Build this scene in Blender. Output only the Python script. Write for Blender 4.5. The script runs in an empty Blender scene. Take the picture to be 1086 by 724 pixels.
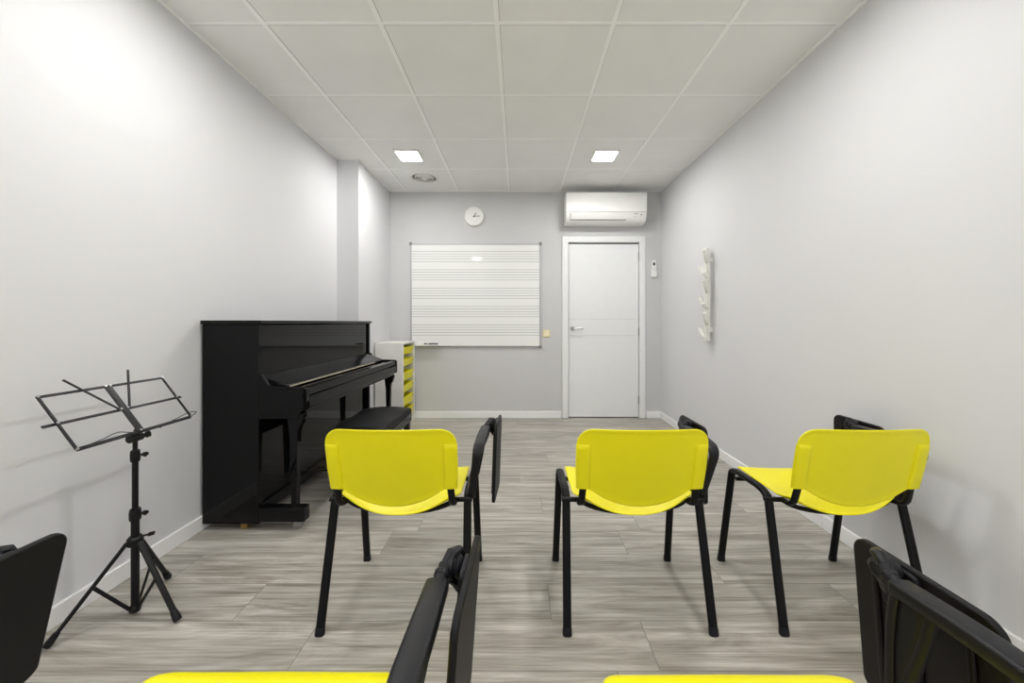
import bpy, bmesh, math, random
from mathutils import Vector, Matrix, Euler
random.seed(4)
C = bpy.context.scene.collection
PI = math.pi

# ------------------------------------------------------------------ materials
def principled(name, col, rough=.5, metal=0, coat=0, spec=.5):
    m = bpy.data.materials.new(name); m.use_nodes = True
    b = m.node_tree.nodes['Principled BSDF']
    b.inputs['Base Color'].default_value = (*col, 1)
    b.inputs['Roughness'].default_value = rough
    b.inputs['Metallic'].default_value = metal
    b.inputs['Coat Weight'].default_value = coat
    b.inputs['Coat Roughness'].default_value = .03
    b.inputs['Specular IOR Level'].default_value = spec
    return m, b
def mat(name, col, rough=.5, metal=0, coat=0, var=.06, scale=12, bump=0, bscale=200, spec=.5, stretch=(1,1,1)):
    """principled with a soft procedural tone variation and an optional fine bump"""
    m, b = principled(name, col, rough, metal, coat, spec)
    nt = m.node_tree; N = nt.nodes; L = nt.links
    tc = N.new('ShaderNodeTexCoord')
    mp = N.new('ShaderNodeMapping'); mp.inputs['Scale'].default_value = stretch
    L.new(tc.outputs['Object'], mp.inputs[0])
    no = N.new('ShaderNodeTexNoise'); no.inputs['Scale'].default_value = scale; no.inputs['Detail'].default_value = 3
    L.new(mp.outputs[0], no.inputs['Vector'])
    cr = N.new('ShaderNodeValToRGB')
    cr.color_ramp.elements[0].position = .3; cr.color_ramp.elements[1].position = .7
    cr.color_ramp.elements[0].color = (*[c*(1-var) for c in col], 1)
    cr.color_ramp.elements[1].color = (*[min(1, c*(1+var)) for c in col], 1)
    L.new(no.outputs['Fac'], cr.inputs[0]); L.new(cr.outputs[0], b.inputs['Base Color'])
    if bump:
        n2 = N.new('ShaderNodeTexNoise'); n2.inputs['Scale'].default_value = bscale; n2.inputs['Detail'].default_value = 2
        L.new(tc.outputs['Object'], n2.inputs['Vector'])
        bp = N.new('ShaderNodeBump'); bp.inputs['Strength'].default_value = bump; bp.inputs['Distance'].default_value = .002
        L.new(n2.outputs['Fac'], bp.inputs['Height']); L.new(bp.outputs[0], b.inputs['Normal'])
    return m
def emis(name, col, s):
    m = bpy.data.materials.new(name); m.use_nodes = True
    nt = m.node_tree; nt.nodes.clear()
    e = nt.nodes.new('ShaderNodeEmission'); e.inputs[0].default_value = (*col, 1); e.inputs[1].default_value = s
    o = nt.nodes.new('ShaderNodeOutputMaterial'); nt.links.new(e.outputs[0], o.inputs[0])
    return m
def floor_material():
    m, b = principled('grey_wood_planks', (.4,.4,.4), .36)
    nt = m.node_tree; N = nt.nodes; L = nt.links
    tc = N.new('ShaderNodeTexCoord')
    def mth(op, a, b=None, c=None):
        n = N.new('ShaderNodeMath'); n.operation = op
        for i, v in enumerate((a, b, c)):
            if v is None: continue
            if isinstance(v, (int, float)): n.inputs[i].default_value = v
            else: L.new(v, n.inputs[i])
        return n.outputs[0]
    PW, PH = 1.2, .198
    xyz = N.new('ShaderNodeSeparateXYZ'); L.new(tc.outputs['Object'], xyz.inputs[0])
    ry = mth('DIVIDE', xyz.outputs[1], PH); row = mth('FLOOR', ry)
    wn = N.new('ShaderNodeTexWhiteNoise'); wn.noise_dimensions = '1D'; L.new(row, wn.inputs['W'])
    rx = mth('ADD', mth('DIVIDE', xyz.outputs[0], PW), mth('MULTIPLY', wn.outputs['Value'], 5))
    colm = mth('FLOOR', rx)
    cb = N.new('ShaderNodeCombineXYZ'); L.new(row, cb.inputs[0]); L.new(colm, cb.inputs[1])
    w2 = N.new('ShaderNodeTexWhiteNoise'); w2.noise_dimensions = '2D'; L.new(cb.outputs[0], w2.inputs['Vector'])
    fx_ = mth('MULTIPLY', mth('MINIMUM', mth('FRACT', rx), mth('SUBTRACT', 1, mth('FRACT', rx))), PW)
    fy_ = mth('MULTIPLY', mth('MINIMUM', mth('FRACT', ry), mth('SUBTRACT', 1, mth('FRACT', ry))), PH)
    seam = mth('LESS_THAN', mth('MINIMUM', fx_, fy_), .0014)
    # per plank offset of the grain
    sc = N.new('ShaderNodeVectorMath'); sc.operation = 'SCALE'; sc.inputs['Scale'].default_value = 7.3
    L.new(w2.outputs['Color'], sc.inputs[0])
    ad = N.new('ShaderNodeVectorMath'); ad.operation = 'ADD'
    L.new(tc.outputs['Object'], ad.inputs[0]); L.new(sc.outputs[0], ad.inputs[1])
    def noise(stretch, scale, detail, dist=0):
        mp = N.new('ShaderNodeMapping'); mp.inputs['Scale'].default_value = stretch
        L.new(ad.outputs[0], mp.inputs[0])
        n = N.new('ShaderNodeTexNoise'); n.inputs['Scale'].default_value = scale; n.inputs['Detail'].default_value = detail
        n.inputs['Distortion'].default_value = dist; n.inputs['Roughness'].default_value = .62
        L.new(mp.outputs[0], n.inputs['Vector']); return n
    fine = noise((.55, 16, 1), 3.0, 6, .6)
    broad = noise((.55, 4.5, 1), 2.0, 5, 2.2)
    hair = noise((1.2, 70, 1), 3.0, 4, .2)
    f2 = mth('ADD', mth('MULTIPLY', fine.outputs['Fac'], .62), mth('MULTIPLY', hair.outputs['Fac'], .38))
    mx = N.new('ShaderNodeMix'); mx.data_type = 'FLOAT'; mx.inputs[0].default_value = .40
    L.new(f2, mx.inputs[2]); L.new(broad.outputs['Fac'], mx.inputs[3])
    cr = N.new('ShaderNodeValToRGB'); e = cr.color_ramp.elements
    e[0].position = .37; e[0].color = FLOOR_D; e[1].position = .61; e[1].color = FLOOR_L
    k = cr.color_ramp.elements.new(.5); k.color = FLOOR_M
    L.new(mx.outputs[0], cr.inputs[0])
    # plank tone
    hs = N.new('ShaderNodeHueSaturation')
    mr = N.new('ShaderNodeMapRange'); mr.inputs['To Min'].default_value = .90; mr.inputs['To Max'].default_value = 1.09
    L.new(w2.outputs['Value'], mr.inputs[0]); L.new(mr.outputs[0], hs.inputs['Value']); L.new(cr.outputs[0], hs.inputs['Color'])
    m2 = N.new('ShaderNodeMix'); m2.data_type = 'RGBA'; m2.inputs[7].default_value = (.16,.15,.135,1)
    ml = N.new('ShaderNodeMath'); ml.operation = 'MULTIPLY'; ml.inputs[1].default_value = .8
    L.new(seam, ml.inputs[0]); L.new(ml.outputs[0], m2.inputs[0]); L.new(hs.outputs[0], m2.inputs[6])
    L.new(m2.outputs[2], b.inputs['Base Color'])
    bp = N.new('ShaderNodeBump'); bp.inputs['Strength'].default_value = .12; bp.inputs['Distance'].default_value = .002
    L.new(fine.outputs['Fac'], bp.inputs['Height']); L.new(bp.outputs[0], b.inputs['Normal'])
    return m
FLOOR_D = (.185,.162,.130,1); FLOOR_M = (.375,.350,.308,1); FLOOR_L = (.56,.535,.49,1)

M = dict(
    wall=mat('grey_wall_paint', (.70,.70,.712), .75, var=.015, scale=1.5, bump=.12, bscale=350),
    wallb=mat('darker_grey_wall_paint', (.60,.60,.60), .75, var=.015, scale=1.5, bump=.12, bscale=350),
    tile=mat('ceiling_tile', (.87,.87,.86), .85, var=.02, scale=3, bump=.1, bscale=500),
    bar=mat('ceiling_grid_white', (.97,.97,.96), .5, var=.01),
    shadow=mat('ceiling_painted_shadow', (.45,.45,.44), .8),
    base=mat('white_skirting', (.88,.88,.88), .4, var=.01),
    door=mat('white_door_lacquer', (.82,.83,.83), .35, var=.01),
    groove=mat('door_groove', (.70,.70,.69), .6),
    white=mat('white_plastic', (.86,.86,.84), .35, var=.01),
    dark=mat('black_and_gap_shade', (.02,.02,.02), .6),  # black parts, also painted shade behind the door leaf and drawers
    grille=mat('grey_grille', (.25,.25,.25), .6),
    chrome=mat('satin_steel', (.42,.42,.42), .28, metal=1, var=.03),
    board=mat('whiteboard_enamel', (.84,.845,.83), .05, var=.008, scale=2),
    staff=mat('staff_line_grey', (.36,.36,.36), .4),
    alu=mat('board_frame_aluminium', (.5,.5,.51), .35, metal=.6, var=.03),
    piano=mat('black_piano_lacquer', (.003,.003,.0035), .05, var=.1, spec=.22),
    pianoflat=mat('black_keyboard_lid', (.005,.005,.006), .14, var=.1, spec=.22),
    highlight=mat('cream_highlight', (.55,.48,.36), .6),  # colour of the painted highlight on the piano
    brass=mat('brass_pedal', (.45,.30,.10), .25, metal=1),
    leather=mat('black_bench_leatherette', (.003,.003,.0035), .5, bump=.4, bscale=260, spec=.15),
    yellow=mat('yellow_chair_plastic', (.86,.775,.0), .38, var=.015, scale=4, bump=.1, bscale=700),
    bin=mat('yellow_bin_plastic', (.86,.80,.01), .4, var=.05, scale=8),
    steel=mat('black_powder_coated_steel', (.003,.003,.0035), .4, var=.1, spec=.2),
    blackp=mat('black_grained_plastic', (.006,.006,.008), .4, var=.12, bump=.25, bscale=500, spec=.28),
    tablet=mat('black_tablet_plastic', (.006,.006,.0065), .5, var=.1, bump=.2, bscale=500, spec=.22),
    tabin=mat('brown_black_tablet_underside', (.007,.005,.0045), .35, var=.12, bump=.2, bscale=500, spec=.25),
    stand=mat('black_stand_metal', (.004,.004,.005), .36, var=.1, spec=.3),
    rack=mat('cream_white_rack', (.76,.76,.71), .45, var=.02),
    cream=mat('cream_switch_plate', (.80,.70,.40), .4),
    creamlt=mat('pale_cream_rocker', (.86,.80,.58), .35),
    screen=mat('grey_screen', (.10,.11,.11), .3),
    cab=mat('cream_white_cabinet', (.80,.79,.75), .4, var=.01),
)
M['floor'] = floor_material()
LIGHT_E = 120
M['glow'] = emis('led_panel', (1,.985,.96), LIGHT_E)

# ------------------------------------------------------------------ helpers
def obj(name, bm, material, parent=None, smooth=True, bevel=0, seg=2, subsurf=0, solid=0, loc=None, angle=35):
    me = bpy.data.meshes.new(name)
    bmesh.ops.recalc_face_normals(bm, faces=bm.faces) if not solid else None
    bm.to_mesh(me); bm.free()
    mats = material if isinstance(material, (list, tuple)) else [material]
    for x in mats: me.materials.append(x)
    o = bpy.data.objects.new(name, me); C.objects.link(o)
    if parent: o.parent = parent
    if loc: o.location = loc
    if solid:
        s = o.modifiers.new('solid', 'SOLIDIFY'); s.thickness = solid; s.offset = 0
    if bevel:
        b = o.modifiers.new('bevel', 'BEVEL'); b.width = bevel; b.segments = seg; b.limit_method = 'ANGLE'; b.angle_limit = math.radians(40)
    if subsurf:
        b = o.modifiers.new('sub', 'SUBSURF'); b.levels = subsurf; b.render_levels = subsurf
    if smooth:
        for p in me.polygons: p.use_smooth = True
        try: me.set_sharp_from_angle(angle=math.radians(angle))
        except Exception: pass
    return o
def tag(o, label=None, cat=None, group=None, kind=None):
    if label: o['label'] = label
    if cat: o['category'] = cat
    if group: o['group'] = group
    if kind: o['kind'] = kind
    return o
def thing(name, label, cat, loc=(0,0,0), rz=0, group=None):
    o = bpy.data.objects.new(name, None); C.objects.link(o)
    o.location = loc; o.rotation_euler = (0,0,rz); o.empty_display_size = .1
    return tag(o, label, cat, group)
def NB(): return bmesh.new()
def box(bm, x0, x1, y0, y1, z0, z1, mi=0):
    vs = [bm.verts.new(p) for p in ((x0,y0,z0),(x1,y0,z0),(x1,y1,z0),(x0,y1,z0),(x0,y0,z1),(x1,y0,z1),(x1,y1,z1),(x0,y1,z1))]
    for f in ((0,3,2,1),(4,5,6,7),(0,1,5,4),(1,2,6,5),(2,3,7,6),(3,0,4,7)):
        q = bm.faces.new([vs[i] for i in f]); q.material_index = mi
    return bm
def B(*a): return box(NB(), *a)
def prism(bm, pts, axis, a, b, mi=0):
    """extrude a 2D outline along an axis: 'x' outline=(y,z), 'y' outline=(x,z), 'z' outline=(x,y)"""
    def P(p, t):
        return {'x': (t,p[0],p[1]), 'y': (p[0],t,p[1]), 'z': (p[0],p[1],t)}[axis]
    v0 = [bm.verts.new(P(p, a)) for p in pts]; v1 = [bm.verts.new(P(p, b)) for p in pts]
    n = len(pts)
    bm.faces.new(v0).material_index = mi; bm.faces.new(list(reversed(v1))).material_index = mi
    for i in range(n): bm.faces.new((v0[i], v1[i], v1[(i+1)%n], v0[(i+1)%n])).material_index = mi
    return bm
def fillet(pts, r, n=6):
    """round the inner corners of an open path"""
    pts = [Vector(p) for p in pts]; out = [pts[0]]
    for i in range(1, len(pts)-1):
        a, b, c = pts[i-1], pts[i], pts[i+1]
        rr = r[i-1] if isinstance(r, (list, tuple)) else r
        d1 = min(rr, (a-b).length*.48); d2 = min(rr, (c-b).length*.48)
        p, q = b+(a-b).normalized()*d1, b+(c-b).normalized()*d2
        for k in range(n+1):
            t = k/n; out.append(p*(1-t)**2 + b*2*t*(1-t) + q*t*t)
    out.append(pts[-1]); return out
def sweep(bm, pts, rx, ry=None, side=(1,0,0), seg=14, power=1.0, radii=None, closed=False):
    """tube of elliptical section: rx along 'side', ry across it"""
    ry = ry or rx; pts = [Vector(p) for p in pts]; rings = []; n = len(pts); S = Vector(side)
    for i, p in enumerate(pts):
        if closed: t = pts[(i+1)%n]-pts[i-1]
        else: t = pts[min(i+1,n-1)]-pts[max(i-1,0)]
        t.normalize()
        s = S - t*S.dot(t)
        if s.length < 1e-4: s = t.orthogonal()
        s.normalize(); u = t.cross(s)
        k = radii[i] if radii else 1
        ring = []
        for j in range(seg):
            a = 2*PI*j/seg; c, d = math.cos(a), math.sin(a)
            c = math.copysign(abs(c)**power, c); d = math.copysign(abs(d)**power, d)
            ring.append(bm.verts.new(p + s*rx*k*c + u*ry*k*d))
        rings.append(ring)
    m = n if closed else n-1
    for i in range(m):
        a, b = rings[i], rings[(i+1)%n]
        for j in range(seg): bm.faces.new((a[j], a[(j+1)%seg], b[(j+1)%seg], b[j]))
    if not closed:
        bm.faces.new(list(reversed(rings[0]))); bm.faces.new(rings[-1])
    return bm
def SW(*a, **k): return sweep(NB(), *a, **k)
def lathe(bm, prof, origin=(0,0,0), axis='z', seg=32):
    """prof: list of (radius, height)"""
    O = Vector(origin); rings = []
    def P(r, h, a):
        c, s = r*math.cos(a), r*math.sin(a)
        return O + Vector({'z': (c,s,h), 'y': (c,h,s), 'x': (h,c,s)}[axis])
    for r, h in prof:
        if r < 1e-6: rings.append([bm.verts.new(P(0,h,0))])
        else: rings.append([bm.verts.new(P(r,h,2*PI*j/seg)) for j in range(seg)])
    for a, b in zip(rings, rings[1:]):
        for j in range(seg):
            k = (j+1)%seg
            if len(a) == 1 and len(b) == 1: continue
            if len(a) == 1: bm.faces.new((a[0], b[k], b[j]))
            elif len(b) == 1: bm.faces.new((a[j], a[k], b[0]))
            else: bm.faces.new((a[j], a[k], b[k], b[j]))
    return bm
def LT(*a, **k): return lathe(NB(), *a, **k)
def rrect(w, h, r, n=6):
    out = []
    for cx, cy, a0 in ((w-r,h-r,0),(-w+r,h-r,90),(-w+r,-h+r,180),(w-r,-h+r,270)):
        for k in range(n+1):
            a = math.radians(a0+90*k/n); out.append((cx+r*math.cos(a), cy+r*math.sin(a)))
    return out
def struct(name, bm, m, parent=None, **k):
    o = obj(name, bm, m, parent, **k)
    if not parent: o['kind'] = 'structure'
    return o

# ------------------------------------------------------------------ the room
XL, XR, YB, H = -1.715, 1.66, 4.327, 2.65
XP, YP = -1.51, 3.487            # the boxed-out pillar in the far left corner
YF = -1.25                       # open end behind the camera
BH = .078
struct('floor', B(XL-.1, XR+.1, YF, YB+.1, -.06, 0), M['floor'], smooth=False)
ceil = struct('ceiling', B(XL-.1, XR+.1, YF, YB+.1, H, H+.08), M['tile'], smooth=False)
struct('wall_left', B(XL-.1, XL, YF, YB+.1, 0, H), M['wall'], smooth=False)
struct('wall_right', B(XR, XR+.1, YF, YB+.1, 0, H), M['wall'], smooth=False)
# far wall with the door opening cut out
DX0, DX1, DZ = .585, 1.405, 2.045
bm = NB(); box(bm, XL, DX0-.02, YB, YB+.1, 0, H); box(bm, DX1+.02, XR, YB, YB+.1, 0, H); box(bm, DX0-.02, DX1+.02, YB, YB+.1, DZ+.02, H)
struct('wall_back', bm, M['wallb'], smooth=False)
struct('wall_pillar', B(XL, XP, YP, YB, 0, H), M['wall'], smooth=False)
def skirting(name, bm): return struct(name, bm, M['base'], bevel=.004)
T = .014
bm = NB(); box(bm, XL, XL+T, YF, .95, 0, BH); box(bm, XL, XL+T, .953, YP, 0, BH)
skirting('baseboard_left', bm)
bm = NB(); box(bm, XR-T, XR, YF, 2.0, 0, BH); box(bm, XR-T, XR, 2.003, YB-T, 0, BH)
skirting('baseboard_right', bm)
bm = NB(); box(bm, XP, DX0-.085, YB-T, YB, 0, BH); box(bm, DX1+.085, XR, YB-T, YB, 0, BH)
skirting('baseboard_back', bm)
skirting('baseboard_pillar', B(XP, XP+T, YP, YB-T, 0, BH))
# ceiling grid: wide bars down the room, thin cross bars, wall angle
bm = NB()
gx = [-.11+.597*k for k in range(-2, 3)]; gy = [YB-.037-.6*k for k in range(1, 10)]
gy = [1.89+.6*k for k in range(-5, 4)]
for x in gx: box(bm, x-.012, x+.012, YF, YB, H-.004, H)
for y in gy:
    xs = [XL]+gx+[XR]
    for a, b in zip(xs, xs[1:]):
        if y > YP and a < XP: a = XP
        box(bm, a+.012, b-.012, y-.007, y+.010, H-.003, H)
box(bm, XL, XL+.018, YF, YP, H-.005, H); box(bm, XR-.018, XR, YF, YB, H-.005, H)
box(bm, XP, XR, YB-.018, YB, H-.005, H); box(bm, XP, XP+.018, YP, YB, H-.005, H); box(bm, XL, XP+.018, YP-.018, YP, H-.005, H)
obj('ceiling_grid', bm, M['bar'], ceil, smooth=False)
bm = NB()  # dark strips painting the shadow line along one edge of each bar
for y in gy:
    xs = [XL]+gx+[XR]
    for a, b in zip(xs, xs[1:]):
        if y > YP and a < XP: a = XP
        box(bm, a+.014, b-.014, y+.010, y+.0145, H-.0012, H)
for x in gx:
    box(bm, x+.012, x+.0145, YF, YB, H-.0012, H)
obj('tile_shadow_line', bm, M['shadow'], ceil, smooth=False)

# ------------------------------------------------------------------ door
d = bpy.data.objects.new('door_1', None); C.objects.link(d); d.location = (0, YB, 0); d['kind'] = 'structure'
bm = NB(); c0, c1 = .508, 1.479
box(bm, c0, DX0-.004, -.022, .0, 0, 2.12); box(bm, DX1+.004, c1, -.022, .0, 0, 2.12); box(bm, DX0-.004, DX1+.004, -.022, 0, DZ+.004, 2.12)
obj('door_casing', bm, M['door'], d, bevel=.004)
bm = NB(); box(bm, DX0-.02, DX0-.004, 0, .1, 0, DZ+.02); box(bm, DX1+.004, DX1+.02, 0, .1, 0, DZ+.02); box(bm, DX0-.004, DX1+.004, 0, .1, DZ+.004, DZ+.02)
obj('door_jamb', bm, M['door'], d)
obj('door_gap_shade', B(DX0-.004, DX1+.004, .05, .06, 0, DZ+.004), M['dark'], d, smooth=False)  # dark sheet added so the gaps round the leaf read as shade
leaf = NB(); g1, g2 = 1.155, .962
box(leaf, DX0+.003, DX1-.002, .004, .044, .012, g2-.003); box(leaf, DX0+.003, DX1-.002, .004, .044, g2+.003, g1-.003); box(leaf, DX0+.003, DX1-.002, .004, .044, g1+.003, DZ-.012)
box(leaf, DX0+.003, DX1-.002, .009, .04, g2-.003, g2+.003, 1); box(leaf, DX0+.003, DX1-.002, .009, .04, g1-.003, g1+.003, 1)
lf = obj('door_leaf', leaf, [M['door'], M['groove']], d, smooth=False)
hd = LT([(0,-.012),(.024,-.012),(.026,-.008),(.026,.004)], (DX0+.045, 0, 1.045), 'y')
sweep(hd, fillet([(DX0+.045,-.008,1.045),(DX0+.045,-.05,1.045),(DX0+.165,-.052,1.045)], .018), .009, .008, side=(0,0,1), seg=10)
obj('door_handle', hd, M['chrome'], lf)
for z in (1.89, 1.01, .21):
    obj('hinge', SW([(DX1+.001,-.004,z-.045),(DX1+.001,-.004,z+.045)], .008, seg=10), M['chrome'], lf)

# ------------------------------------------------------------------ ceiling fittings
def downlight(x, y, label, group='square ceiling downlights'):
    t = thing('ceiling_light', label, 'ceiling light', (x, y, H), 0, group)
    bm = NB()
    for a in ((-.115,.115,-.115,-.095), (-.115,.115,.095,.115), (-.115,-.095,-.095,.095), (.095,.115,-.095,.095)):
        box(bm, a[0], a[1], a[2], a[3], -.012, 0)
    obj('light_frame', bm, M['white'], t, bevel=.003)
    obj('light_panel', B(-.095,.095,-.095,.095,-.008,-.002), M['glow'], t, smooth=False)
downlight(-1.005, 3.39, 'square lit downlight at the far left of the ceiling, beside the round vent')
downlight(.79, 3.39, 'square lit downlight in the ceiling in front of the air conditioner')
downlight(-1.005, 1.53, 'square lit downlight cut by the top edge of the photo, on the left')
downlight(.79, 1.53, 'square lit downlight cut by the top edge of the photo, on the right')
downlight(-1.005, -.21, 'square lit downlight on the left, behind the camera')
downlight(.79, -.21, 'square lit downlight on the right, behind the camera')

t = thing('ceiling_vent', 'round white ceiling vent with dark grey slots near the far left corner', 'vent', (-.995, 3.90, H))
obj('vent_backing', LT([(0,-.002),(.135,-.002),(.135,0),(0,0)]), M['grille'], t)
obj('vent_rim', LT([(.125,0),(.127,-.012),(.145,-.010),(.155,-.002),(.155,0)]), M['white'], t)
for r in (.1, .075, .05):
    obj('vent_ring', LT([(r,-.003),(r-.006,-.022),(r-.012,-.022),(r-.006,-.003)]), M['white'], t)
obj('vent_hub', LT([(0,-.024),(.022,-.024),(.026,-.018),(.026,0)]), M['white'], t)
t = tag(obj('ceiling_speaker', LT([(0,-.006),(.10,-.006),(.112,-.004),(.115,0)]), M['white'], loc=(.80, 3.87, H)),
        'flat round white cover in the ceiling just in front of the air conditioner', 'ceiling cover')

# ------------------------------------------------------------------ air conditioner
t = thing('air_conditioner', 'white wall mounted air conditioner above the door', 'air conditioner', (.98, YB, 2.235))
prof = [(0,0),(-.12,0),(-.165,.018),(-.195,.06),(-.205,.12),(-.205,.32),(-.195,.335),(0,.335)]
obj('body', prism(NB(), [(p[0]*.97 if p[0] else 0, p[1]) for p in prof], 'x', -.452, .452), M['white'], t, bevel=.006, seg=3)
obj('front_panel', prism(NB(), [(-.198,.115),(-.209,.115),(-.209,.322),(-.203,.334),(-.19,.337),(-.19,.332),(-.198,.322)], 'x', -.45, .45), M['white'], t, bevel=.002)
lv = obj('air_louver', prism(NB(), [(-.178,.035),(-.1995,.07),(-.205,.097),(-.198,.097),(-.192,.07),(-.17,.036)], 'x', -.395, .215), M['white'], t)
obj('louver_gap', prism(NB(), [(-.1735,.03),(-.181,.036),(-.176,.04),(-.17,.035)], 'x', -.40, .222), M['grille'], t)
obj('side_gap', prism(NB(), [(-.18,.04),(-.202,.075),(-.206,.1),(-.195,.1)], 'x', -.402, -.397), M['grille'], t)
obj('display', prism(NB(), [(-.198,.092),(-.203,.092),(-.203,.098),(-.198,.098)], 'x', .31, .35), M['grille'], t)
obj('logo_mark', prism(NB(), [(-.19,.062),(-.1975,.062),(-.1985,.067),(-.19,.067)], 'x', .305, .34), M['groove'], t)
obj('indicator', LT([(0,-.207),(.007,-.206),(.007,-.195)], (.392,0,.085), 'y', 16), M['grille'], t)

# ------------------------------------------------------------------ wall clock
t = thing('wall_clock', 'round white wall clock with thin dark hands above the whiteboard', 'clock', (-.519, YB, 2.35))
obj('clock_case', LT([(0,0),(.105,0),(.112,-.012),(.110,-.034),(.102,-.038),(.098,-.030),(0,-.030)], axis='y', seg=48), M['white'], t)
bm = NB()
for k in range(12):
    a = k*PI/6; c, s = math.sin(a), math.cos(a); L = .012 if k % 3 else .018
    obj('hour_mark', SW([(c*(.088-L),-.0305,s*(.088-L)), (c*.088,-.0305,s*.088)], .0022, .001, side=(0,1,0), seg=6), M['groove'], t)
def hand(nm, ang, L, w):
    a = math.radians(ang); c, s = math.sin(a), math.cos(a)
    obj(nm, SW([(-c*.012,-.033,-s*.012), (c*L,-.033,s*L)], .0015, w, side=(0,1,0), seg=8), M['dark'], t)
hand('hour_hand', 32, .048, .004); hand('minute_hand', 88, .07, .003)
obj('hand_pin', LT([(0,-.036),(.006,-.036),(.007,-.03)], axis='y', seg=14), M['dark'], t)

# ------------------------------------------------------------------ whiteboard
t = thing('whiteboard', 'whiteboard printed with five grey music staves on the far wall', 'whiteboard', (-.502, YB, 1.435))
W, Hh = .756, .60
obj('writing_surface', B(-W+.01, W-.01, -.018, -.004, -Hh+.01, Hh-.01), M['board'], t, smooth=False)
bm = NB()
for a in ((-W,W,-Hh,-Hh+.012),(-W,W,Hh-.012,Hh),(-W,-W+.012,-Hh+.012,Hh-.012),(W-.012,W,-Hh+.012,Hh-.012)):
    box(bm, a[0],a[1],-.024,0,a[2],a[3])
obj('board_frame', bm, M['alu'], t, bevel=.003)
bm = NB()
for s in range(5):
    zt = 1.945-1.435 - s*.214
    for k in range(5): box(bm, -W+.014, W-.014, -.0186, -.018, zt-k*.030-.0024, zt-k*.030+.0024)
obj('staff_lines', bm, M['staff'], t, smooth=False)
for sx in (-1,1):
    for sz in (-1,1):
        if (sx,sz) == (-1,-1): continue
        obj('corner_cap', B(sx*W-.016, sx*W+.016, -.028, -.001, sz*Hh-.016, sz*Hh+.016), M['grille'], t, bevel=.004)
obj('pen_tray', prism(NB(), [(-.024,-.588),(-.085,-.588),(-.088,-.572),(-.084,-.570),(-.080,-.582),(-.024,-.582)], 'x', -.675, -.395), M['white'], t, bevel=.001)
def marker(x, y, L, rz, capcol, label):
    r = thing('whiteboard_marker', label, 'marker', (x, y, .8605+.0085), rz, 'whiteboard markers on the pen tray')
    obj('barrel', SW([(-L/2,0,0),(L*.2,0,0)], .008, seg=14), M['white'] if capcol != 'all' else M['dark'], r)
    obj('cap', SW([(L*.2,0,0),(L/2,0,0)], .0085, seg=14), M['dark'], r)
marker(-1.115, YB-.055, .11, .06, 'b', 'white marker with black cap lying at the left end of the pen tray')
marker(-.99, YB-.045, .11, -.05, 'all', 'all black marker lying right of the white one on the pen tray')
tr = thing('board_eraser', 'small white board eraser box standing on the left end of the pen tray', 'eraser', (-1.095, YB-.034, .8535))
obj('eraser_body', B(-.07,.07,-.008,.008,.012,.045), M['white'], tr, bevel=.003)
obj('eraser_felt', B(-.068,.068,-.007,.007,0,.012), M['dark'], tr, bevel=.002)

# switch, remote
t = thing('light_switch', 'small cream yellow square switch between whiteboard and door', 'light switch', (.326, YB, .988))
obj('plate', B(-.042,.042,-.010,0,-.042,.042), M['cream'], t, bevel=.004)
obj('rocker', B(-.026,.026,-.0145,-.009,-.026,.026), M['creamlt'], t, bevel=.003)
t = thing('remote_control', 'white air conditioner remote in a holder on the wall right of the door', 'remote control', (1.578, YB, 1.735))
obj('holder', prism(NB(), [(0,-.09),(-.026,-.09),(-.028,-.02),(-.024,-.02),(-.022,-.084),(-.004,-.084),(-.004,0),(0,0)], 'x', -.03, .03), M['white'], t, bevel=.002)
obj('remote_body', B(-.026,.026,-.021,-.005,-.08,.105), M['white'], t, bevel=.005)
obj('remote_screen', B(-.015,.015,-.0225,-.02,.045,.08), M['screen'], t, bevel=.001)
bm = NB()
for k in range(3):
    for j in range(2): box(bm, -.018+j*.021, -.003+j*.021, -.0225, -.02, .006-k*.02, .018-k*.02)
obj('remote_buttons', bm, M['groove'], t)

# ------------------------------------------------------------------ coat rack on the right wall
t = thing('coat_rack', 'cream white branching coat rack hung upright on the right wall', 'coat rack', (XR, 3.17, 1.355))
bm = NB()
prism(bm, [(-.028,-.40),(.028,-.40),(.026,-.2),(.030,0),(.026,.2),(.028,.40),(-.028,.40),(-.024,.2),(-.028,0),(-.024,-.2)], 'x', -.062, -.030)
obj('board', bm, M['rack'], t, bevel=.004)
for z in (-.3,.3): obj('wall_spacer', B(-.031, 0, -.015, .015, z-.02, z+.02), M['rack'], t)
def branch(z, sy, out, up, reach):
    a = Vector((-.046, sy*.012, z)); b = Vector((-.048-out, sy*(.028+reach), z+up))
    m_ = Vector((-.048-out*.6, sy*(.028+reach*.6), z+up*.35))
    obj('peg', SW(fillet([a, m_, b], .03), .017, .012, side=(1,0,0), seg=12, power=.5), M['rack'], t, bevel=.002)
for z in (.17, -.105, -.37): branch(z, 1, .012, .085, .060)
for z in (.27, .015, -.26): branch(z, -1, .050, .105, .030)
for z in (.14, -.12): branch(z, -1, .035, .05, .0)

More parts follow.
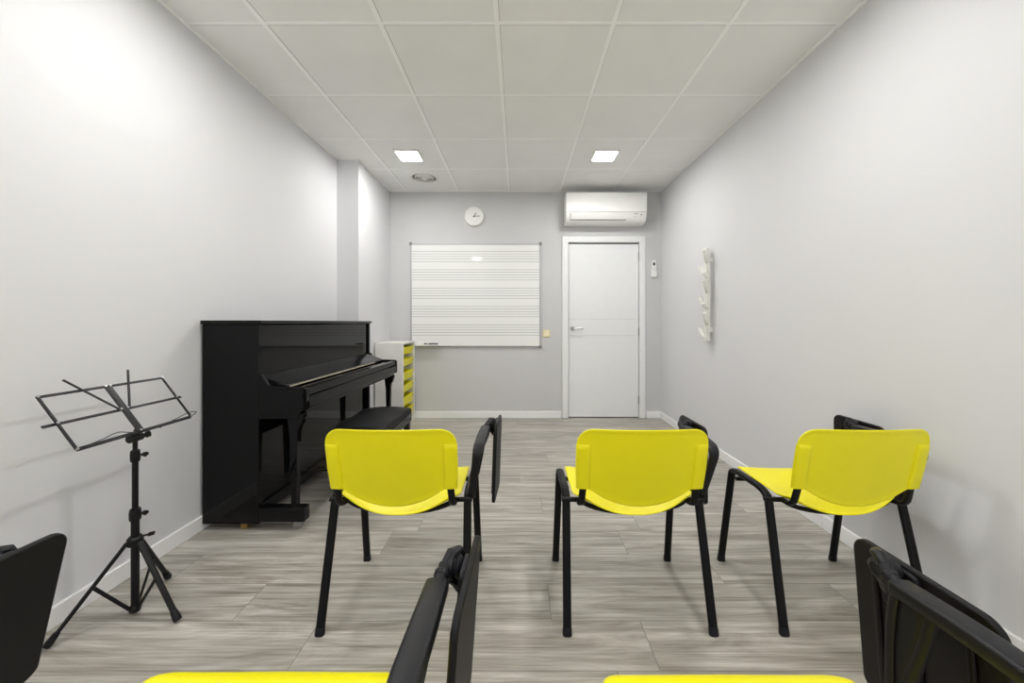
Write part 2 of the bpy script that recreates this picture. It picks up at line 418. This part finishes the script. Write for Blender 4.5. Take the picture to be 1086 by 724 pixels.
# ------------------------------------------------------------------ cabinet with yellow drawers
t = thing('drawer_cabinet', 'cream white narrow cabinet with yellow pull-out drawers behind the piano', 'cabinet', (-1.352, 4.062, 0))
x0, x1, y0, y1, zt = -.145, .150, -.215, .215, .905
bm = NB()
box(bm, x0, x1, y0, y0+.02, 0, zt-.02); box(bm, x0, x1, y1-.02, y1, 0, zt-.02); box(bm, x0, x1, y0, y1, zt-.02, zt)
box(bm, x0, x0+.01, y0+.02, y1-.02, 0, zt-.02); box(bm, x0, x1-.01, y0+.02, y1-.02, 0, .04)
obj('carcass', bm, M['cab'], t, bevel=.002)
bm = NB(); box(bm, x0+.01, x0+.012, y0+.02, y1-.02, .04, zt-.02)
obj('back_panel', bm, M['dark'], t)  # thin dark sheet painting the shade behind the drawers
for k, (za, zb) in enumerate(((.77,.865),(.645,.735),(.49,.60),(.36,.465),(.215,.335),(.05,.205))):
    ya, yb = y0+.026, y1-.026
    bm = NB()
    out = x1-.016; zb = za+(zb-za)*.86
    prism(bm, [(out-.03,za),(out-.012,za),(out+.004,zb-.012),(out+.014,zb-.010),(out+.014,zb),(out-.006,zb),(out-.014,zb-.02)], 'y', ya, yb)
    box(bm, x0+.02, out-.02, ya, ya+.004, za, zb); box(bm, x0+.02, out-.02, yb-.004, yb, za, zb)
    box(bm, x0+.02, out-.02, ya+.004, yb-.004, za, za+.004); box(bm, x0+.02, x0+.024, ya+.004, yb-.004, za, zb)
    obj('drawer', bm, M['bin'], t, bevel=.0015)

# ------------------------------------------------------------------ upright piano
PY0, PY1 = 1.985, 3.475; PB, PF = -1.70, -1.396
t = thing('upright_piano', 'glossy black upright piano with closed lid against the left wall', 'piano', ((PB+PF)/2, (PY0+PY1)/2, 0))
cx, cy = (PB+PF)/2, (PY0+PY1)/2
def pb(x0,x1,y0,y1,z0,z1): return B(x0-cx,x1-cx,y0-cy,y1-cy,z0,z1)
def pbx(bm,x0,x1,y0,y1,z0,z1): return box(bm,x0-cx,x1-cx,y0-cy,y1-cy,z0,z1)
S = .032
for ya in (PY0, PY1-S):
    obj('side_panel', pb(PB, PF, ya, ya+S, .035, 1.108), M['piano'], t, bevel=.003)
obj('top_lid', pb(PB-.004, PF+.012, PY0-.010, PY1+.010, 1.108, 1.130), M['piano'], t, bevel=.004)
obj('back_panel', pb(PB, PB+.02, PY0+S, PY1-S, .06, 1.108), M['pianoflat'], t)
obj('upper_front_panel', pb(PF-.035, PF-.014, PY0+S, PY1-S, .80, 1.106), M['piano'], t, bevel=.003)
obj('lower_front_panel', pb(PF-.05, PF-.03, PY0+S, PY1-S, .12, .63), M['piano'], t, bevel=.003)
obj('bottom_board', pb(PB+.02, PF-.02, PY0+S, PY1-S, .06, .12), M['pianoflat'], t, bevel=.002)
KX = -1.14                                      # front of the keybed
for ya in (PY0, PY1-S):                         # arms with the scrolled top
    top = [(PF-.0,.60),(PF,.835)]
    for k in range(9):
        a = k/8; top.append((PF+.012+.075*a, .835-.062*(1-(1-a)**2.2)))
    top += [(KX-.02,.768),(KX-.004,.762),(KX,.748),(KX,.655),(KX-.006,.645),(KX-.03,.64),(KX-.05,.60)]
    obj('arm', prism(NB(), [(p[0]-cx,p[1]) for p in top], 'y', ya-cy, ya+S-cy), M['piano'], t, bevel=.003)
obj('keybed', pb(PF-.03, KX-.02, PY0+S, PY1-S, .625, .68), M['piano'], t, bevel=.003)
bm = NB(); pbx(bm, KX-.024, KX-.002, PY0+S, PY1-S, .652, .716); pbx(bm, KX-.034, KX-.006, PY0+S, PY1-S, .719, .762)
obj('key_slip', bm, M['piano'], t, bevel=.004)
obj('key_ledge', pb(KX-.075, KX-.034, PY0+S, PY1-S, .68, .757), M['piano'], t, bevel=.003)
fb = [(PF-.034,.80),(PF-.034,.825),(PF+.005,.828),(PF+.03,.812),(PF+.13,.776),(PF+.134,.768),(PF+.13,.760),(PF+.02,.79)]
obj('fallboard', prism(NB(), [(p[0]-cx,p[1]) for p in fb], 'y', PY0+S+.002-cy, PY1-S-.002-cy), M['pianoflat'], t, bevel=.002)
obj('lid_gap_highlight', pb(PF+.1345, PF+.1385, PY0+S+.02, PY1-S-.2, .764, .7705), M['highlight'], t)  # cream strip painting the highlight in the gap before the key slip
obj('key_well', pb(PF-.03, KX-.075, PY0+S, PY1-S, .68, .755), M['pianoflat'], t)
for ya in (PY0+.004, PY1-.048):
    lx = KX-.07-cx; yy = ya-cy; w = .040
    bm = NB()
    prof = [(lx-.036,.60),(lx+.045,.60),(lx+.042,.575),(lx+.026,.55),(lx+.020,.52),(lx+.012,.14),(lx+.014,.122),(lx-.018,.122),(lx-.016,.14),(lx-.024,.50),(lx-.030,.55)]
    prism(bm, prof, 'y', yy, yy+w)
    box(bm, lx-.07, lx+.05, yy, yy+w, .60, .627)
    obj('leg', bm, M['piano'], t, bevel=.003)
    ty = (PY0 if ya < 2.5 else PY1-.055)
    toe = pb(PF-.001, KX-.012, ty, ty+.055, .045, .122)
    to = obj('toe_block', toe, M['piano'], t, bevel=.005)
    for xx, par in ((KX-.06, to), (PF-.09, t)):
        bm = LT([(0,-.014),(.019,-.014),(.0215,-.009),(.0215,.009),(.019,.014),(0,.014)], (xx-cx, ty+.028-cy, .0215), 'y', 20)
        box(bm, xx-cx-.012, xx-cx+.012, ty+.008-cy, ty+.048-cy, .038, .046)
        obj('caster', bm, M['chrome'] if par is to else M['brass'], par)
for k in (-1,0,1):
    yy = 2.73+k*.085-cy
    bm = SW(fillet([(PF-.05-cx,yy,.062),(PF+.05-cx,yy,.062),(PF+.10-cx,yy,.048)], .02), .018, .005, side=(0,1,0), radii=[.6]+[.75]*5+[.9]*2+[1.1])
    obj('pedal', bm, M['brass'], t)

# ------------------------------------------------------------------ piano bench
t = thing('piano_bench', 'black padded piano bench with a dark wooden frame in front of the piano', 'bench', (-.975, 2.52, 0))
hx, hy = .165, .285
bm = NB()
n = 14
def padz(u, v): return .495 - .014*(abs(u)**3+abs(v)**3) + .004*math.cos(u*3)*math.cos(v*5)
g = [[bm.verts.new((u/n*hx*.99, v/n*hy*.99, padz(u/n, v/n))) for v in range(-n, n+1)] for u in range(-n, n+1)]
for i in range(2*n):
    for j in range(2*n): bm.faces.new((g[i][j], g[i+1][j], g[i+1][j+1], g[i][j+1]))
rim = [g[i][0] for i in range(2*n+1)]+[g[2*n][j] for j in range(1,2*n+1)]+[g[i][2*n] for i in range(2*n-1,-1,-1)]+[g[0][j] for j in range(2*n-1,0,-1)]
lo = [bm.verts.new((v.co.x*1.01, v.co.y*1.01, .435)) for v in rim]
for i in range(len(rim)): bm.faces.new((rim[i], rim[(i+1)%len(rim)], lo[(i+1)%len(lo)], lo[i]))
bm.faces.new(lo)
obj('cushion', bm, M['leather'], t, bevel=.006, seg=3)
bm = NB()
for a in ((-hx,hx,-hy,-hy+.02),(-hx,hx,hy-.02,hy),(-hx,-hx+.02,-hy+.02,hy-.02),(hx-.02,hx,-hy+.02,hy-.02)): box(bm, a[0],a[1],a[2],a[3],.375,.434)
obj('apron', bm, M['piano'], t, bevel=.003)
for sx in (-1,1):
    for sy in (-1,1):
        px_, py_ = sx*(hx-.028), sy*(hy-.03)
        bm = NB(); r0, r1 = .022, .014
        v = []
        for z, r in ((.434,r0),(.37,r0),(.0,r1)):
            v.append([bm.verts.new((px_+a*r, py_+b*r, z)) for a, b in ((-1,-1),(1,-1),(1,1),(-1,1))])
        for a, b in zip(v, v[1:]):
            for k in range(4): bm.faces.new((a[k], a[(k+1)%4], b[(k+1)%4], b[k]))
        bm.faces.new(v[0]); bm.faces.new(v[-1])
        obj('leg', bm, M['piano'], t, bevel=.003)

# ------------------------------------------------------------------ music stand
SX, SY = -1.473, 1.42
t = thing('music_stand', 'black folding music stand with an open wire desk by the left wall', 'music stand', (SX, SY, 0))
def sp(x,y,z): return (x-SX, y-SY, z)
lower = SW([(0,0,.02),(0,0,.37)], .0125, seg=16)
obj('lower_tube', lower, M['stand'], t)
obj('middle_tube', SW([(0,0,.37),(0,0,.60)], .0095, seg=16), M['stand'], t)
obj('upper_tube', SW([(0,0,.60),(0,0,.68)], .0075, seg=16), M['stand'], t)
for z, r in ((.382,.0155), (.607,.013)):
    cl = obj('clamp_collar', LT([(0,-.022),(r,-.022),(r*1.15,-.015),(r*1.15,.008),(r,.022),(0,.022)], (0,0,z)), M['stand'], t)
    bm = SW([(.008,.0,z+.004),(.030,.004,z+.004)], .004, seg=10)
    sweep(bm, [(.026,.003,z+.004),(.034,.004,z+.004),(.044,.005,z+.009)], .006, .010, side=(0,1,0), seg=12, radii=[.7,1,.6])
    obj('wing_screw', bm, M['stand'], cl)
obj('leg_hub', LT([(0,-.016),(.022,-.016),(.024,-.010),(.024,.010),(.018,.018),(0,.018)], (0,0,.282)), M['stand'], t)
bm = SW([(.01,.01,.292),(.04,.02,.296)], .004, seg=10); sweep(bm, [(.034,.018,.295),(.05,.023,.298)], .008, .006, seg=10)
obj('hub_screw', bm, M['stand'], t)
obj('brace_hub', LT([(0,0),(.016,.0),(.018,.006),(.018,.018),(.014,.024),(0,.024)], (0,0,.012)), M['stand'], t)
for fx, fy in ((-1.616,1.269), (-1.274,1.38), (-1.529,1.611)):
    d_ = Vector((fx-SX, fy-SY, 0)); u = d_.normalized(); sd = Vector((-u.y, u.x, 0))
    top = u*.022+Vector((0,0,.280)); foot = d_+Vector((0,0,.013))
    lg = obj('leg', SW([top, foot], .0095, .0065, side=sd, seg=14, power=.7), M['stand'], t)
    k = (foot-top).normalized()
    obj('rubber_foot', SW([foot-k*.035, foot-k*.006, foot+k*.006], .0125, .0115, side=sd, seg=14, radii=[.85,1.1,1.0]), M['stand'], lg)
    mid = top.lerp(foot, .46)
    obj('leg_brace', SW([u*.014+Vector((0,0,.024)), mid], .0035, .006, side=sd, seg=10, power=.7), M['stand'], t)
# desk: runs along Y, faces +X, leaning back to the wall
def dp(y, s, off=0):        # y along the room, s 0 bottom .. 1 top
    nx, nz = .172/.2156, .13/.2156
    return Vector(sp(-1.456-.130*s+off*nx, y, .700+.172*s+off*nz))
dk = obj('desk_tilt_joint', SW([(0,-.022,.676),(0,.022,.676)], .015, seg=18), M['stand'], t)
bm = SW([(0,-.0,.680), tuple(dp(1.42,.06))], .012, .008, side=(0,1,0), seg=12)
sweep(bm, [(.0,.022,.676),(.004,.04,.676)], .008, seg=12); sweep(bm, [(.004,.038,.676),(.006,.05,.678)], .013, .008, side=(0,0,1), seg=12)
obj('tilt_knob', bm, M['stand'], dk)
nrm = Vector((.172,0,.13)).normalized()
def bar(name, a, b, w=.0055, th=.0016, off=0, parent=None):
    a = dp(*a, off); b = dp(*b, off); tt = (b-a).normalized(); sd = nrm.cross(tt)
    return obj(name, SW([a, b], w, th, side=sd, seg=10, power=.6), M['stand'], parent or t)
Y0_, Y1_, Yc = 1.216, 1.640, 1.423
bar('desk_bottom_bar', (Y0_,0), (Y1_,0), .007); bar('desk_top_bar', (Y0_,1), (Y1_,1)); bar('desk_middle_bar', (Y0_-.035,.5), (Y1_+.028,.5), off=-.004)
bar('desk_side_bar', (Y0_,0), (Y0_,1), off=.003); bar('desk_side_bar', (Y1_,0), (Y1_,1), off=.003)
bar('desk_centre_bar', (Yc,0), (Yc,1), .014, .002, off=.003)
bar('desk_finger', (Yc-.018,.5), (1.307,1.236), .0045, off=.0055); bar('desk_finger', (Yc+.018,.5), (1.530,1.273), .0045, off=.0055)
bm = NB()
for yy, s in ((Y0_,0),(Y1_,0),(Y0_,1),(Y1_,1),(Y0_,.5),(Y1_,.5),(Yc-.008,1),(Yc+.008,1),(Yc-.012,.5),(Yc+.012,.5),(Yc,.02)):
    p = dp(yy, s, .004); obj('rivet', SW([p-nrm*.004, p+nrm*.004], .0042, seg=10), M['chrome'], t)
for sgn in (-1, 1):
    e = Y0_ if sgn < 0 else Y1_
    m_ = Yc+sgn*.02
    pts = [dp(e,0,.002), dp(e-sgn*.06,.0,.025), dp(e-sgn*.11,.06,.028), dp(m_+sgn*.03,.02,.012), dp(m_,0,.003)]
    if sgn > 0: pts = [dp(e,0,.002), dp(e+.025,.03,.02), dp(e-.02,.06,.03), dp(e-.10,.0,.02), dp(m_+.04,-.06,.01)]
    obj('page_clip', SW(fillet(pts, .03), .0016, seg=8), M['stand'], t)

# ------------------------------------------------------------------ chairs
def build_chair():
    t = thing('writing_chair', '', 'chair', (0,0,0))
    # seat shell: pans down towards the rear centre, front edge rolls over
    nx_, ny_ = 20, 18; bm = NB(); hw = .232; grid = []
    for j in range(ny_+1):
        v = j/ny_; y = -.155+.325*v; row = []
        for i in range(nx_+1):
            u = -1+2*i/nx_
            w = hw - .035*max(0,(.12-v)/.12)**2 - .020*max(0,(v-.9)/.1)**2
            if v > .93 or v < .06: w -= .012
            x = u*w
            dip = (.046*(1-v)**1.3 + .010)*(1-abs(u)**2.4)
            z = .470 - dip - .004*(1-v)
            if v > .86: z -= .030*((v-.86)/.14)**2
            row.append(bm.verts.new((x, y - .022*(1-u*u)*(1-v)**3 + (.0 if v < .9 else .012*(1-u*u)), z)))
        grid.append(row)
    for j in range(ny_):
        for i in range(nx_): bm.faces.new((grid[j][i], grid[j][i+1], grid[j+1][i+1], grid[j+1][i]))
    obj('seat', bm, M['yellow'], t, solid=.008, subsurf=1, angle=180)
    # backrest shell
    bm = NB(); hw = .231; r = .055; us = [math.sin(PI/2*k/14) for k in range(-14,15)]; nv = 18
    def yb(x, z):
        a = (z-.45)/.30
        return -.182 - .058*a - .020*(1-(x/hw)**2)*(.6+.4*a)
    cols = []
    for u in us:
        x = u*hw*(1); ax = abs(x)
        zt = .750 if ax < hw-r else .750-r+math.sqrt(max(0, r*r-(ax-(hw-r))**2))
        zb_ = .520 if ax > .185 else .520 - .068*(1-(ax/.185)**2)**.9
        if ax > hw-.012: zb_ = .520+.010*((ax-hw+.012)/.012)**2
        col = []
        for k in range(nv+1):
            s = k/nv; z = zb_+(zt-zb_)*s
            e = min((z-zb_)/.012, (zt-z)/.012, (hw-ax)/.012+.0, 1)
            taper = 1 - .035*max(0, (.60-z)/.15)
            col.append(bm.verts.new((x*taper, yb(x,z) - .005*(1-max(0,e))**2, z)))
        cols.append(col)
    for a, b in zip(cols, cols[1:]):
        for k in range(nv): bm.faces.new((a[k], b[k], b[k+1], a[k+1]))
    back = obj('backrest', bm, M['yellow'], t, solid=.007, subsurf=1, angle=180)
    for sx in (-1, 1):
        bm = NB(); rings = []
        for z, k in ((.521,1),(.55,1),(.60,1),(.64,1),(.672,1),(.684,.85),(.690,.3)):
            taper = 1 - .035*max(0, (.60-z)/.15); ring = []
            for xx, dd in ((.184,0),(.187,.7),(.193,1),(.208,1),(.222,1),(.230,.9),(.2335,0)):
                ring.append(bm.verts.new((sx*xx*taper, yb(xx,z)-.0035-.0075*dd*k, z)))
            ring.append(bm.verts.new((sx*.2335*taper, yb(.2305,z)+.001, z))); ring.append(bm.verts.new((sx*.184*taper, yb(.184,z)+.001, z)))
            rings.append(ring)
        for a, b in zip(rings, rings[1:]):
            for k in range(len(a)): bm.faces.new((a[k], a[(k+1)%len(a)], b[(k+1)%len(a)], b[k]))
        bm.faces.new(rings[0]); bm.faces.new(rings[-1])
        obj('upright_sleeve', bm, M['yellow'], back, angle=60)
    # steel frame
    for sx in (-1, 1):
        fx, tx = .2625*sx, .2535*sx
        path = fillet([(fx,.205,.012),(tx,.128,.462),(tx,-.108,.466),(fx,-.21,.012)], [.045,.075], 8)
        def zc(p): return p.z
        fr = [p for p in path if p.y > .0 and p.z < .425]; rr = [p for p in path if p.y < 0 and p.z < .405]
        fr_top = Vector((tx+(fx-tx)*.088, .128+.077*.088, .4224)); 
        f0 = Vector((fx,.205,.006)); f1 = Vector((tx,.128,.462)); r1 = Vector((tx,-.108,.466)); r0 = Vector((fx,-.21,.006))
        fa = f0.lerp(f1, .905); ra = r0.lerp(r1, .84)
        lf_ = obj('leg', SW([f0, fa], .0155, .0100, seg=16, power=.7), M['steel'], t)
        lr_ = obj('leg', SW([r0, ra], .0155, .0100, seg=16, power=.7), M['steel'], t)
        for lg, a, b in ((lf_, f0, f1), (lr_, r0, r1)):
            kdir = (b-a).normalized()
            obj('foot_cap', SW([(a.x, a.y, .0), (a.x,a.y,.004), a+kdir*.016, a+kdir*.020], .0172, .0118, seg=16, power=.7, radii=[.97,1,.96,.9]), M['blackp'], lg)
        mid = fillet([fa, f1, r1, ra], [.045,.075], 9)
        obj('side_rail', SW(mid, .0155, .0100, seg=16, power=.7), M['steel'], t)
        up = fillet([(.205*sx,-.118,.440),(.208*sx,-.178,.447),(.203*sx,-.200,.535),(.204*sx,-.225,.675)], [.03,.02], 6)
        obj('back_upright', SW(up, .0130, .0075, seg=14, power=.8), M['steel'], t)
    obj('rear_crossbar', SW([(-.272,-.118,.442),(-.2,-.118,.440)]+[(.2*math.sin(k*PI/16),-.118,.440-.048*math.cos(k*PI/16)**1.3) for k in range(-7,8)]+[(.2,-.118,.440),(.272,-.118,.442)], .0085, .011, side=(0,0,1), seg=14), M['steel'], t)
    obj('front_crossbar', SW([(-.262,.085,.434),(.262,.085,.434)], .0085, .010, side=(0,0,1), seg=14), M['steel'], t)
    # writing arm on the sitter's right
    path = fillet([(.268,-.105,.445),(.296,-.165,.645),(.303,-.02,.652),(.303,.125,.645)], [.05,.06], 8)
    n = len(path); rad = [.72+.40*min(1, i/(n*.6)) for i in range(n)]; path[-1:] = [path[-1], path[-1]+Vector((0,.006,0))]; rad[-1:] = [1.08,.86]
    arm = obj('armrest', SW(path, .0195, .012, side=(1,0,0), seg=20, power=.42, radii=rad), M['blackp'], t, bevel=.0)
    bm = SW(fillet([(.301,.128,.642),(.293,.132,.57),(.270,.108,.452)], .06), .007, .009, seg=12, power=.7)
    sweep(bm, fillet([(.301,.070,.642),(.293,.078,.57),(.270,.100,.452)], .06), .007, .009, seg=12, power=.7)
    sweep(bm, [(.300,.10,.640),(.292,.105,.57),(.271,.104,.460)], .003, .018, seg=12, radii=[1.1,1,.35])
    obj('arm_strut', bm, M['blackp'], arm)
    # folding joint
    j = SW([(.304,.128,.646),(.305,.139,.648),(.306,.142,.649),(.307,.150,.651),(.308,.152,.652),(.311,.162,.656)], .0125, .0115, seg=14, radii=[.95,.95,1.15,1.15,.95,1.1])
    lathe(j, [(0,-.020),(.012,-.020),(.019,-.015),(.016,-.010),(.023,-.006),(.024,.002),(.018,.007),(.022,.013),(.017,.019),(0,.021)], (.322,.172,.648), 'x', 12)
    sweep(j, [(.311,.160,.660),(.320,.180,.668),(.330,.196,.664),(.338,.200,.650)], .012, .010, seg=10, radii=[.8,1.1,1,.7])
    sweep(j, [(.316,.165,.636),(.328,.178,.620),(.335,.180,.600)], .011, .013, seg=10, radii=[.9,1.1,.8])
    sweep(j, [(.316,.182,.655),(.324,.196,.640),(.335,.200,.622)], .009, .011, seg=10, radii=[.9,1.1,.8])
    obj('folding_joint', j, M['blackp'], t, bevel=.001)
    # tablet, hanging folded down, origin at the joint
    bm = NB()
    out = [(y-.022, (z-.140) if z > 0 else (-.140-.170+(z+.160)*.7)) for y, z in rrect(.128, .160, .032, 7)]
    prism(bm, out, 'x', .0, .013)
    for f in bm.faces:
        if len(f.verts) > 8 and f.calc_center_median().x < .005: f.material_index = 1
    tb = obj('writing_tablet', bm, [M['tablet'], M['tabin']], t, bevel=.0035, seg=2, loc=(.352,.165,.65))
    bm = NB()
    for yy in (-.105, -.02, .055):
        sweep(bm, [(-.003,yy,-.28),(-.003,yy,-.03)], .004, .006, seg=8)
    obj('tablet_rib', bm, M['tabin'], tb)
    bm = prism(NB(), [(y-.0, z-.03) for y, z in rrect(.035,.045,.012,4)], 'x', -.010, .001)
    obj('hinge_plate', bm, M['blackp'], tb, bevel=.003)
    return t
def copy_tree(o, parent=None):
    c = o.copy(); C.objects.link(c); c.parent = parent
    for ch in [k for k in bpy.data.objects if k.parent == o]: copy_tree(ch, c)
    return c
proto = build_chair()
R = math.radians
CH = [  # x, y, rz, tablet (dx,dy,dz, roll, pitch, yaw), label
    (-.450, 1.535, 0, (0,.0,.012, 1.5, -5, -2), 'yellow chair with folded black writing arm, nearest the piano in the far row'),
    (.437, 1.535, 0, (0,.012,.0, 0, 0, 0), 'yellow chair straight in front of the door, middle of the far row'),
    (1.215, 1.535, 0, (0,.035,-.004, 0, 0, 0), 'yellow chair by the right wall, in the far row'),
    (-.450, .543, 0, (0,-.008,.0, 4, 0, -2), 'near row chair at the bottom left of centre, its writing tablet seen edge on'),
    (.381, .537, 0, (0,.004,-.012, -4.5, 0, 0), 'near row chair at the bottom right, underside of its writing tablet facing the camera'),
    (-1.352, .545, 0, (0.0,-.004,.002, 13, 0, 0), 'chair at the lower left edge with only its black writing tablet in frame'),
]
kids = lambda o: [k for k in bpy.data.objects if k.parent == o]
for i, (x, y, rz, tbp, lab) in enumerate(CH):
    o = proto if i == 0 else copy_tree(proto)
    o.location = (x, y, 0); o.rotation_euler.z = R(rz)
    o['label'] = lab; o['group'] = 'yellow chairs with folding writing tablets'
    tb = [k for k in kids(o) if k.name.startswith('writing_tablet')][0]
    dx, dy, dz, roll, pitch, yaw = tbp
    tb.location = (.352+dx, .165+dy, .65+dz)
    tb.rotation_euler = (R(pitch), R(roll), R(yaw))

# ------------------------------------------------------------------ light, camera
w = bpy.data.worlds.new('world'); bpy.context.scene.world = w; w.use_nodes = True
w.node_tree.nodes['Background'].inputs[0].default_value = (.97,.98,1,1)
w.node_tree.nodes['Background'].inputs[1].default_value = 1.1
cd = bpy.data.cameras.new('camera'); cam = bpy.data.objects.new('camera', cd); C.objects.link(cam)
cam.location = (0, 0, 1.12); cam.rotation_euler = (PI/2, 0, 0)
cd.sensor_width = 36; cd.lens = 392/1086*36; cd.shift_x = -7/1086; cd.shift_y = -20.5/1086; cd.clip_start = .02
bpy.context.scene.camera = cam
vs = bpy.context.scene.view_settings
vs.view_transform = 'Standard'; vs.look = 'None'; vs.exposure = 0; vs.gamma = 1
